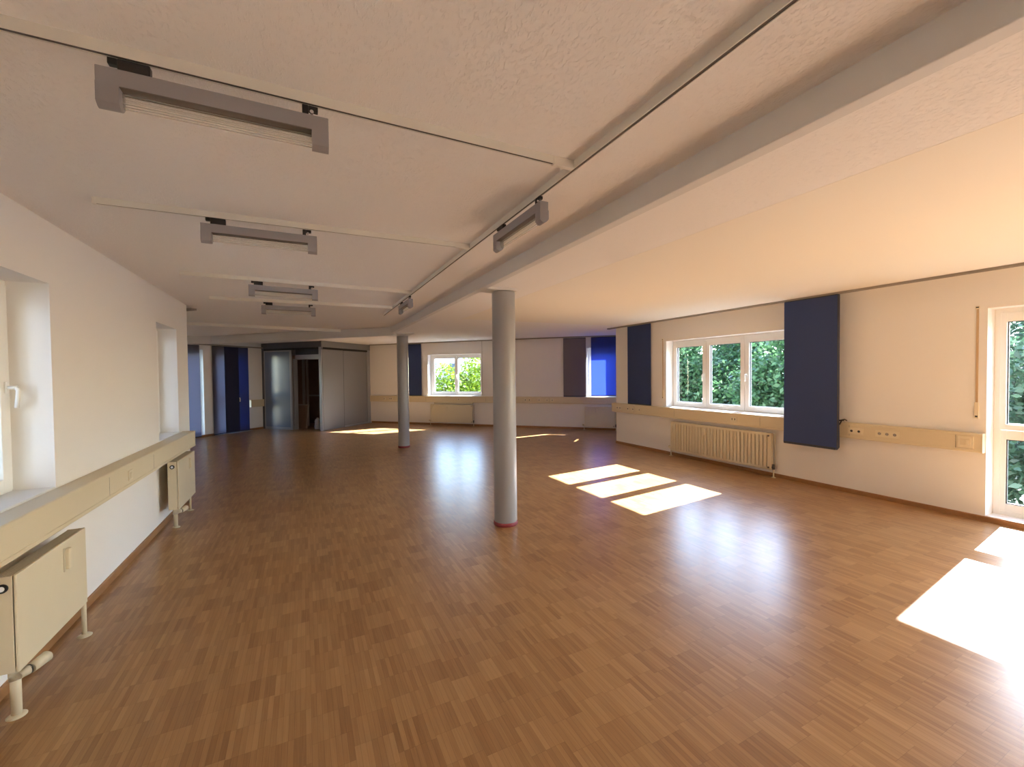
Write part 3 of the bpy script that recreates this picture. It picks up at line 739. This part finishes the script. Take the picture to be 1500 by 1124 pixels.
# dark blue drapes on the right
big = thing('panel_drape', 'large dark blue stack of drape panels covering the end of the triple window', 'drape', W('right', 3.075, 0.0, 0), FR['right'][1], 'sliding panel drapes')
for q, (d, gx, zz) in enumerate(((0.200, 0.0, 0.585), (0.186, 0.006, 0.60), (0.168, 0.004, 0.59), (0.150, 0.008, 0.60))):
    b = MB(); w = 0.675-gx
    prof = []; nz = 22
    for i in range(nz+1):
        u = i/nz; zc = zz + (2.585-zz)*u
        bul = -0.006*math.sin(u*PI)*(q % 2) + (0.012 if q == 0 else 0.0)*math.exp(-u*9) - 0.014*q*math.exp(-u*7)*0.25
        prof.append((d-0.0+bul, zc))
    outer = [(p[0]+0.005, p[1]) for p in prof]
    b.prism(prof + outer[::-1], 'x', gx, w)
    bmesh.ops.bevel(b.bm, geom=[e for e in b.bm.edges if abs(e.verts[0].co.x-e.verts[1].co.x) > 0.3 and e.verts[0].co.z < zz+0.001], offset=0.002, segments=2, affect='EDGES')
    b.build('fabric_panel', M['blue'], big)
    MB().box(gx+0.004, w-0.004, prof[0][0]-0.004, prof[0][0]+0.009, zz-0.014, zz+0.016, 0.005).build('bottom_bar', M['bar'], big)
b = MB()
b.prism([(0.142, 0.60), (0.196, 0.572), (0.21, 0.572), (0.21, 0.64), (0.203, 0.90), (0.150, 0.90)], 'x', -0.004, 0.004)
b.box(-0.003, 0.001, 0.152, 0.2045, 0.75, 2.583)
b.build('side_hem', M['bar'], big)
MB().box(0.003, 0.67, 0.14, 0.207, 2.582, 2.594, 0.002).build('top_carrier', M['bar'], big)
b = MB(); b.tube([(-0.004, 0.15, 0.90), (-0.03, 0.145, 0.965), (-0.05, 0.125, 0.972), (-0.07, 0.11, 0.955)], 0.008, 10); b.box(-0.04, 0.0, 0.11, 0.16, 0.945, 0.965, 0.004)
b.build('retaining_hook', M['black'], big)
drape('narrow dark blue drape between the wall corner and the triple window', 'right', 6.53, 7.22, 0.035, 0.94, 2.615, M['blue'])
drape('dark blue drape beside the distant column, left of the two pane window', 'far', fs(3.452), fs(2.95), 0.045, 0.95, 2.612, M['blue'])
drape('plain grey brown drape hanging beside the glowing blue drape', 'far', fs(7.225), fs(6.765), 0.045, 0.95, 2.612, M['grey'])
drape('bright glowing blue drape lit through by the sun beside the wall corner', 'far', fs(7.90), fs(7.33), 0.06, 0.975, 2.612, M['bluethin'])
drape('blue drape on the short hidden wall behind the outer corner', 'return_', 0.98, 2.06, 0.035, 0.985, 2.612, M['bluethin'])
drape('grey see-through drape directly beside the navy drape, lit from behind', 'westfar', ws(-1.95), ws(-2.285), 0.035, 0.03, 2.464, M['greythin'])
drape('navy almost black drape between grey and bright blue ones', 'westfar', ws(-1.752), ws(-2.050), 0.060, 0.03, 2.464, M['navy'], layers=2)
drape('medium blue drape next to the short duct by the storage enclosure', 'westfar', ws(-1.522), ws(-1.742), 0.04, 0.03, 2.464, M['bluedim'])
drape('grey see-through drape partly hidden by the end of the shaded wall', 'westfar', ws(-2.525), ws(-3.15), 0.035, 0.03, 2.455, M['greythin'])
b = MB(); hx, hd = ws(-1.747), 0.03
b.box(hx-0.012, hx+0.012, -0.17, 0.02, 0.93, 1.04, 0.004); b.cyl((hx, 0.015, 1.0), (hx, 0.075, 1.0), 0.012, seg=14); b.tube([(hx, 0.07, 1.01), (hx, 0.08, 0.96), (hx, 0.075, 0.89)], 0.013)
b.build('door_handle', M['pvc'], d2)
MB().box(ws(-1.45), ws(-2.25), 0.0, 0.05, 0.0, 0.012, 0.003).build('trim_6', M['pframe'], None, **fr('westfar'))['kind'] = 'structure'

# shutter straps
def strap(label, key, s, z0, z1):
    t = thing('shutter_strap', label, 'shutter strap', W(key, s, 0, 0), FR[key][1], 'roller shutter straps')
    MB().box(-0.010, 0.010, 0.002, 0.006, z0+0.12, z1-0.01, 0.001).build('strap', M['strap'], t)
    b = MB(); b.box(-0.017, 0.017, 0.0, 0.012, z0, z0+0.17, 0.003); w = b.build('strap_winder', M['ductlid'], t)
    MB().box(-0.010, 0.010, 0.0118, 0.0128, z0+0.012, z0+0.03).build('winder_slot', M['black'], w)
    b = MB(); b.box(-0.016, 0.016, 0.0, 0.014, z1-0.02, z1+0.012, 0.003); g = b.build('strap_guide', M['ductlid'], t)
    MB().box(-0.011, 0.011, 0.008, 0.016, z1-0.006, z1+0.004).build('guide_slot', M['black'], g)
strap('tan roller shutter strap beside the balcony door', 'right', 1.862, 1.08, 2.255)
strap('tan roller shutter strap between the narrow blue drape and the triple window', 'right', 6.238, 1.09, 2.26)
b = MB(); b.cyl((fs(4.955), 0.008, 0.96), (fs(4.955), 0.008, 2.66), 0.005, seg=10)
tag(b.build('pull_cord', M['rail'], None, **fr('far')), 'thin vertical cord beside the two pane window of the far wall', 'cord')

# ------------------------------------------------------------------ storage enclosure in the far corner
enc = thing('storage_enclosure', 'grey corner storage enclosure with sliding panels and a dark open doorway', 'enclosure', (0.46, 13.57, 0), 0)
def epart(b, name, m, key, parent=None):
    """mesh given in a wall frame, parented to the enclosure"""
    (x, y), a = FR[key]
    mt = Matrix.Translation((x-0.46, y-13.57, 0)) @ Matrix.Rotation(a, 4, 'Z')
    bmesh.ops.transform(b.bm, matrix=mt, verts=b.bm.verts[:])
    return b.build(name, m, parent or enc)
RL = 1.56/S2       # right face, frame starts at the far wall (s = 0) and ends at the corner (s = RL)
LL = 1.63/S2       # left face, s = 0 at the corner
epart(MB().box(0.0, RL+0.0, -0.06, 0.012, 2.465, 2.672), 'fascia', M['pgrey'], 'cabright')
epart(MB().box(0.0, LL, -0.06, 0.012, 2.465, 2.64), 'fascia', M['pfascia'], 'cableft')
epart(MB().box(0.08, RL-0.0, -0.05, 0.0, 2.400, 2.466), 'sliding_rail', M['black'], 'cabright')
epart(MB().box(0.02, LL-0.085, -0.05, 0.0, 2.405, 2.466), 'sliding_rail', M['black'], 'cableft')
s_sp = RL-0.905
epart(MB().box(s_sp+0.006, RL-0.03, -0.012, 0.010, 0.012, 2.402, 0.002), 'sliding_panel', M['pgrey'], 'cabright')
epart(MB().box(0.165, s_sp-0.004, -0.040, -0.014, 0.05, 2.402, 0.002), 'sliding_panel', M['pgrey'], 'cabright')
epart(MB().box(s_sp-0.004, s_sp+0.008, -0.012, 0.0125, 0.012, 2.402, 0.001), 'panel_edge', M['pfascia'], 'cabright')
epart(MB().box(0.13, s_sp, -0.034, 0.004, 0.0, 0.05, 0.002), 'bottom_rail', M['pframe'], 'cabright')
epart(MB().box(0.0, 0.13, -0.04, 0.006, 0.0, 2.466, 0.002).box(0.13, 0.158, -0.034, 0.008, 0.0, 2.402, 0.002), 'side_post', M['pframe'], 'cabright')
epart(MB().box(0.0, 0.095, -0.07, 0.006, 0.0, 2.466, 0.003), 'corner_post', M['pframe'], 'cableft')
# left face: frosted sliding glass, doorway
g0, g1 = 1.20, LL-0.11
gl = epart(MB().box(g0, g1, -0.018, -0.006, 0.07, 2.37), 'frosted_panel', M['frost'], 'cableft')
b = MB(); b.box(g0-0.075, g0+0.002, -0.03, 0.006, 0.0, 2.405, 0.003); b.box(g1-0.002, g1+0.03, -0.03, 0.004, 0.0, 2.405, 0.003)
b.box(g0, g1, -0.028, 0.003, 0.0, 0.07, 0.003); b.box(g0, g1, -0.028, 0.003, 2.365, 2.405, 0.003)
epart(b, 'panel_frame', M['pframe'], 'cableft')
epart(MB().box(LL-0.085, LL, -0.05, 0.006, 0.0, 2.466, 0.002), 'side_post', M['pfascia'], 'cableft')
b = MB(); b.box(0.095, g0-0.07, -0.20, -0.14, 2.12, 2.26); b.box(g0-0.10, g0-0.06, -0.20, -0.06, 0.0, 2.14); b.box(0.08, 0.13, -0.20, -0.14, 0.0, 2.14)
epart(b, 'door_frame', M['pframe'], 'cableft')
epart(MB().box(0.095, g0-0.07, -0.19, -0.16, 2.26, 2.66), 'transom_panel', M['pfascia'], 'cableft')
b = MB(); b.box(0.05, 2.25, -1.62, -1.58, 0.0, 2.6)
epart(b, 'inner_wall', M['dwood'], 'cableft')
b = MB(); b.box(1.56, 1.64, -0.95, -0.90, 0.0, 2.3, 0.003); b.box(1.42, 1.48, -0.95, -0.90, 0.0, 2.3, 0.003); b.box(0.9, 1.43, -0.95, -0.91, 0.97, 1.01, 0.003)
epart(b, 'inner_frame', M['ppaint'], 'cableft')
b = MB(); b.box(1.635, 2.26, -0.96, -0.93, 0.0, 2.3); epart(b, 'inner_door', M['dwood'], 'cableft')
# boards and sack standing in the doorway
t = thing('leaning_board', 'framed board leaning inside the dark doorway of the enclosure', 'board', W('cableft', 1.24, -0.42, 0), FR['cableft'][1])
b = MB(); b.box(-0.24, 0.24, -0.012, 0.012, 0.0, 0.72, 0.003); b.bm.transform(Matrix.Rotation(R(7), 4, 'X')); b.build('board_face', M['dwood'], t)
b = MB(); b.box(-0.25, -0.225, -0.018, 0.03, 0.0, 0.735, 0.003); b.box(0.225, 0.25, -0.018, 0.03, 0.0, 0.735, 0.003); b.box(-0.25, 0.25, -0.018, 0.03, 0.71, 0.735, 0.003)
b.bm.transform(Matrix.Rotation(R(7), 4, 'X')); b.build('board_frame', M['ppaint'], t)
b = MB(); b.lathe([(0.07, 0.0), (0.105, 0.02), (0.115, 0.12), (0.108, 0.28), (0.112, 0.36), (0.085, 0.44), (0.04, 0.475), (0.055, 0.50)], seg=22)
for v in b.bm.verts:
    a = math.atan2(v.co.y, v.co.x); r = 1+0.10*math.sin(5*a+v.co.z*11)+0.05*math.sin(11*a-v.co.z*23)
    v.co.x *= r*0.75; v.co.y *= r*0.75; v.co.z *= 0.68
tag(b.build('plastic_sack', M['sack'], None, loc=W('cableft', 0.50, -0.33, 0.0), rot=0.3), 'crumpled white sack at the foot of the doorway corner post', 'sack')

# ------------------------------------------------------------------ outside
b = MB(); b.box(-60, 90, -60, 110, -3.2, -3.0)
o = b.build('lawn', M['lawn']); tag(o, 'sunlit lawn outside far below the windows', 'lawn'); o['kind'] = 'structure'
def crown_mesh(seed, rx, rz, n, size, m, name='foliage', lumps=14):
    rnd = random.Random(seed); bm = bmesh.new()
    cs = []
    for _ in range(lumps):
        d = Vector((rnd.gauss(0, 1), rnd.gauss(0, 1), rnd.gauss(0, 1))).normalized()*rnd.uniform(0.35, 0.72)
        cs.append((Vector((d.x*rx, d.y*rx, d.z*rz)), rnd.uniform(0.32, 0.5)))
    for k in range(n):
        c, q = cs[rnd.randrange(lumps)]
        d = Vector((rnd.gauss(0, 1), rnd.gauss(0, 1), rnd.gauss(0, 1))).normalized()*(rnd.random()**0.3)
        p = c + Vector((d.x*rx*q, d.y*rx*q, d.z*rz*q))
        u = Vector((rnd.gauss(0, 1), rnd.gauss(0, 1), rnd.gauss(0, 0.6))).normalized(); w = u.orthogonal().normalized()
        w = (Matrix.Rotation(rnd.uniform(0, 6.28), 3, u) @ w)
        s = size*rnd.uniform(0.6, 1.3)
        vv = [bm.verts.new(p+u*s*a+w*s*c2*0.55) for a, c2 in ((-0.6, 0), (-0.1, 0.6), (0.6, 0), (-0.1, -0.6))]
        bm.faces.new(vv)
    me = bpy.data.meshes.new(name); bm.to_mesh(me); bm.free(); me.materials.append(m); return me
def tree(name, label, x, y, zc, me, h=3.0, scale=1.0, group='trees outside the windows', rot=0.0):
    t = thing(name, label, 'tree', (x, y, -3.0), rot, group)
    f = bpy.data.objects.new('foliage', me); C.objects.link(f); f.parent = t; f.location = (0, 0, zc+3.0); f.scale = (scale, scale, scale)
    b = MB(); b.cyl((0, 0, 0), (0.05, 0.05, zc+3.0), 0.16, 0.09, seg=12)
    rnd = random.Random(int(x*10+y))
    for k in range(5):
        a = rnd.uniform(0, 6.28); z0 = (zc+3.0)*rnd.uniform(0.6, 0.95)
        b.cyl((0.04, 0.04, z0), (math.cos(a)*1.1, math.sin(a)*1.1, z0+0.9), 0.05, 0.02, seg=8)
    b.build('trunk', M['bark'], t)
    return t
ca = crown_mesh(1, 2.6, 2.9, 13000, 0.17, M['leaf']); cb = crown_mesh(2, 2.6, 2.9, 13000, 0.17, M['leaf'])
cd = crown_mesh(3, 2.2, 3.0, 9000, 0.15, M['leafd']); cy = crown_mesh(4, 1.5, 1.9, 7000, 0.13, M['leafy'], lumps=18)
LT = [('leafy green tree seen through the pane of the triple window nearest the blue stack', 15.6, 8.6, ca), ('leafy green tree filling the middle pane of the triple window', 16.0, 11.4, cb),
      ('leafy green tree seen through the triple window pane beside the shutter strap', 15.7, 14.2, ca), ('leafy green tree behind the others, farthest along the row', 17.5, 17.6, cb),
      ('taller leafy tree of the back row behind the triple window', 19.5, 9.8, cb), ('taller leafy tree of the back row deepest behind the triple window', 19.8, 13.2, ca), ('tall leafy tree at the back row end', 20.5, 16.8, cb)]
for i, (lab, x, y, me) in enumerate(LT):
    tree('leafy_tree', lab, x, y, 0.9 if x < 18 else 2.4, me, scale=1.0 if x < 18 else 1.15, rot=i*1.1)
tree('dark_tree', 'dark bluish tree seen through the balcony door glass', 14.6, 4.0, 0.4, cd, rot=0.4)
tree('dark_tree', 'dark bluish tree standing behind the one at the balcony door', 17.5, 4.8, 1.0, cd, scale=1.2, rot=2.0)
tree('dark_tree', 'dark bluish tree beyond the balcony door, on the camera side of the other two', 15.0, 1.2, 0.4, cd, rot=3.0)
tree('yellow_green_tree', 'bright yellow green tree filling the far window', 8.7, 22.2, 1.0, cy, scale=1.12, rot=0.2)
tree('yellow_green_tree', 'lower yellow green tree at the other pane of the far window', 6.8, 21.9, 0.35, cy, scale=1.1, rot=1.7)
nb = thing('added_building', 'grey unseen building added to cut daylight at the recessed windows of the shaded wall', 'building', (-8.0, 6.0, -3.0), 0.0)  # out of view, added to dim the light through the left windows
MB().box(-5.0, 0.0, -14, 7, 0, 11.5).build('wall', M['nwall'], nb)
MB().box(-5.3, 0.3, -14.3, 7.3, 11.5, 11.8).build('roof', M['broof'], nb)
for k in range(6):
    MB().box(-0.02, 0.05, -12.5+k*3.1, -11.0+k*3.1, 4.0, 5.5).build('window', M['bglass'], nb)
bl = thing('office_building', 'white building with dark strip windows behind the yellow green trees', 'building', (13.0, 47.0, -3.0), 0.55)
MB().box(-16, 9, 0, 8, 0, 7.2).build('wall', M['bwall'], bl)
MB().box(-16.3, 9.3, -0.4, 8.4, 7.2, 7.5).build('roof', M['broof'], bl)
for k in range(9):
    MB().box(-15+k*2.6, -13.4+k*2.6, -0.06, 0.02, 5.2, 6.3).build('window', M['bglass'], bl)
MB().box(3.0, 9, -1.2, 0, 4.6, 6.0).build('dark_canopy', M['broof'], bl)

# ------------------------------------------------------------------ light
sun = bpy.data.lights.new('sun', 'SUN'); sun.energy = 25.0; sun.angle = R(0.55); sun.color = (0.92, 0.96, 1.06)
so = bpy.data.objects.new('sun', sun); C.objects.link(so)
ELEV = math.atan(0.6425); dirn = Vector((-1, -0.112, 0)).normalized()*math.cos(ELEV) + Vector((0, 0, -math.sin(ELEV)))
so.rotation_euler = dirn.to_track_quat('-Z', 'Y').to_euler(); so.location = (20, 3, 12)
w = bpy.data.worlds.new('sky'); bpy.context.scene.world = w; w.use_nodes = True
nt = w.node_tree
for n in list(nt.nodes): nt.nodes.remove(n)
wo = N(nt, 'ShaderNodeOutputWorld'); bg = N(nt, 'ShaderNodeBackground'); sk = N(nt, 'ShaderNodeTexSky', sky_type='NISHITA')
sk.sun_disc = False; sk.sun_elevation = ELEV; sk.sun_rotation = PI/2 - math.atan2(0.112, 1)
sk.air_density = 1.0; sk.dust_density = 0.4; sk.ozone_density = 1.0
bg.inputs['Strength'].default_value = 0.9
L(nt, sk.outputs[0], bg.inputs[0]); L(nt, bg.outputs[0], wo.inputs[0])

# ------------------------------------------------------------------ camera
F, PITCH, ROLL, YAW = 620.7, 0.0214311, 0.0108426, 0.455598
cam = bpy.data.cameras.new('camera'); cam.sensor_fit = 'HORIZONTAL'; cam.sensor_width = 36.0; cam.lens = 36.0*F/1500.0
cam.clip_start = 0.05; cam.clip_end = 400
co = bpy.data.objects.new('camera', cam); C.objects.link(co)
ex_, ey_ = Vector((math.cos(YAW), math.sin(YAW), 0)), Vector((-math.sin(YAW), math.cos(YAW), 0))
# level camera axes in the world: right = row, forward = column
right = Vector((math.cos(YAW), -math.sin(YAW), 0)); fwd = Vector((math.sin(YAW), math.cos(YAW), 0)); up = Vector((0, 0, 1))
f2 = fwd*math.cos(PITCH) - up*math.sin(PITCH); u2 = up*math.cos(PITCH) + fwd*math.sin(PITCH)
cr, sr = math.cos(ROLL), math.sin(ROLL)
# image content is turned counter-clockwise by ROLL
rx = right*cr - u2*sr; ux = right*sr + u2*cr
mw = Matrix((( rx.x, ux.x, -f2.x, 0.0), (rx.y, ux.y, -f2.y, 0.0), (rx.z, ux.z, -f2.z, 1.6), (0, 0, 0, 1)))
co.matrix_world = mw
sc = bpy.context.scene; sc.camera = co
sc.view_settings.view_transform = 'Standard'; sc.view_settings.look = 'None'; sc.view_settings.gamma = 1.0
sc.view_settings.use_curve_mapping = False; sc.view_settings.exposure = 1.74
cy_ = sc.cycles
cy_.use_denoising = True; cy_.max_bounces = 14; cy_.diffuse_bounces = 8; cy_.glossy_bounces = 4; cy_.transparent_max_bounces = 16; cy_.transmission_bounces = 8
cy_.sample_clamp_indirect = 8.0
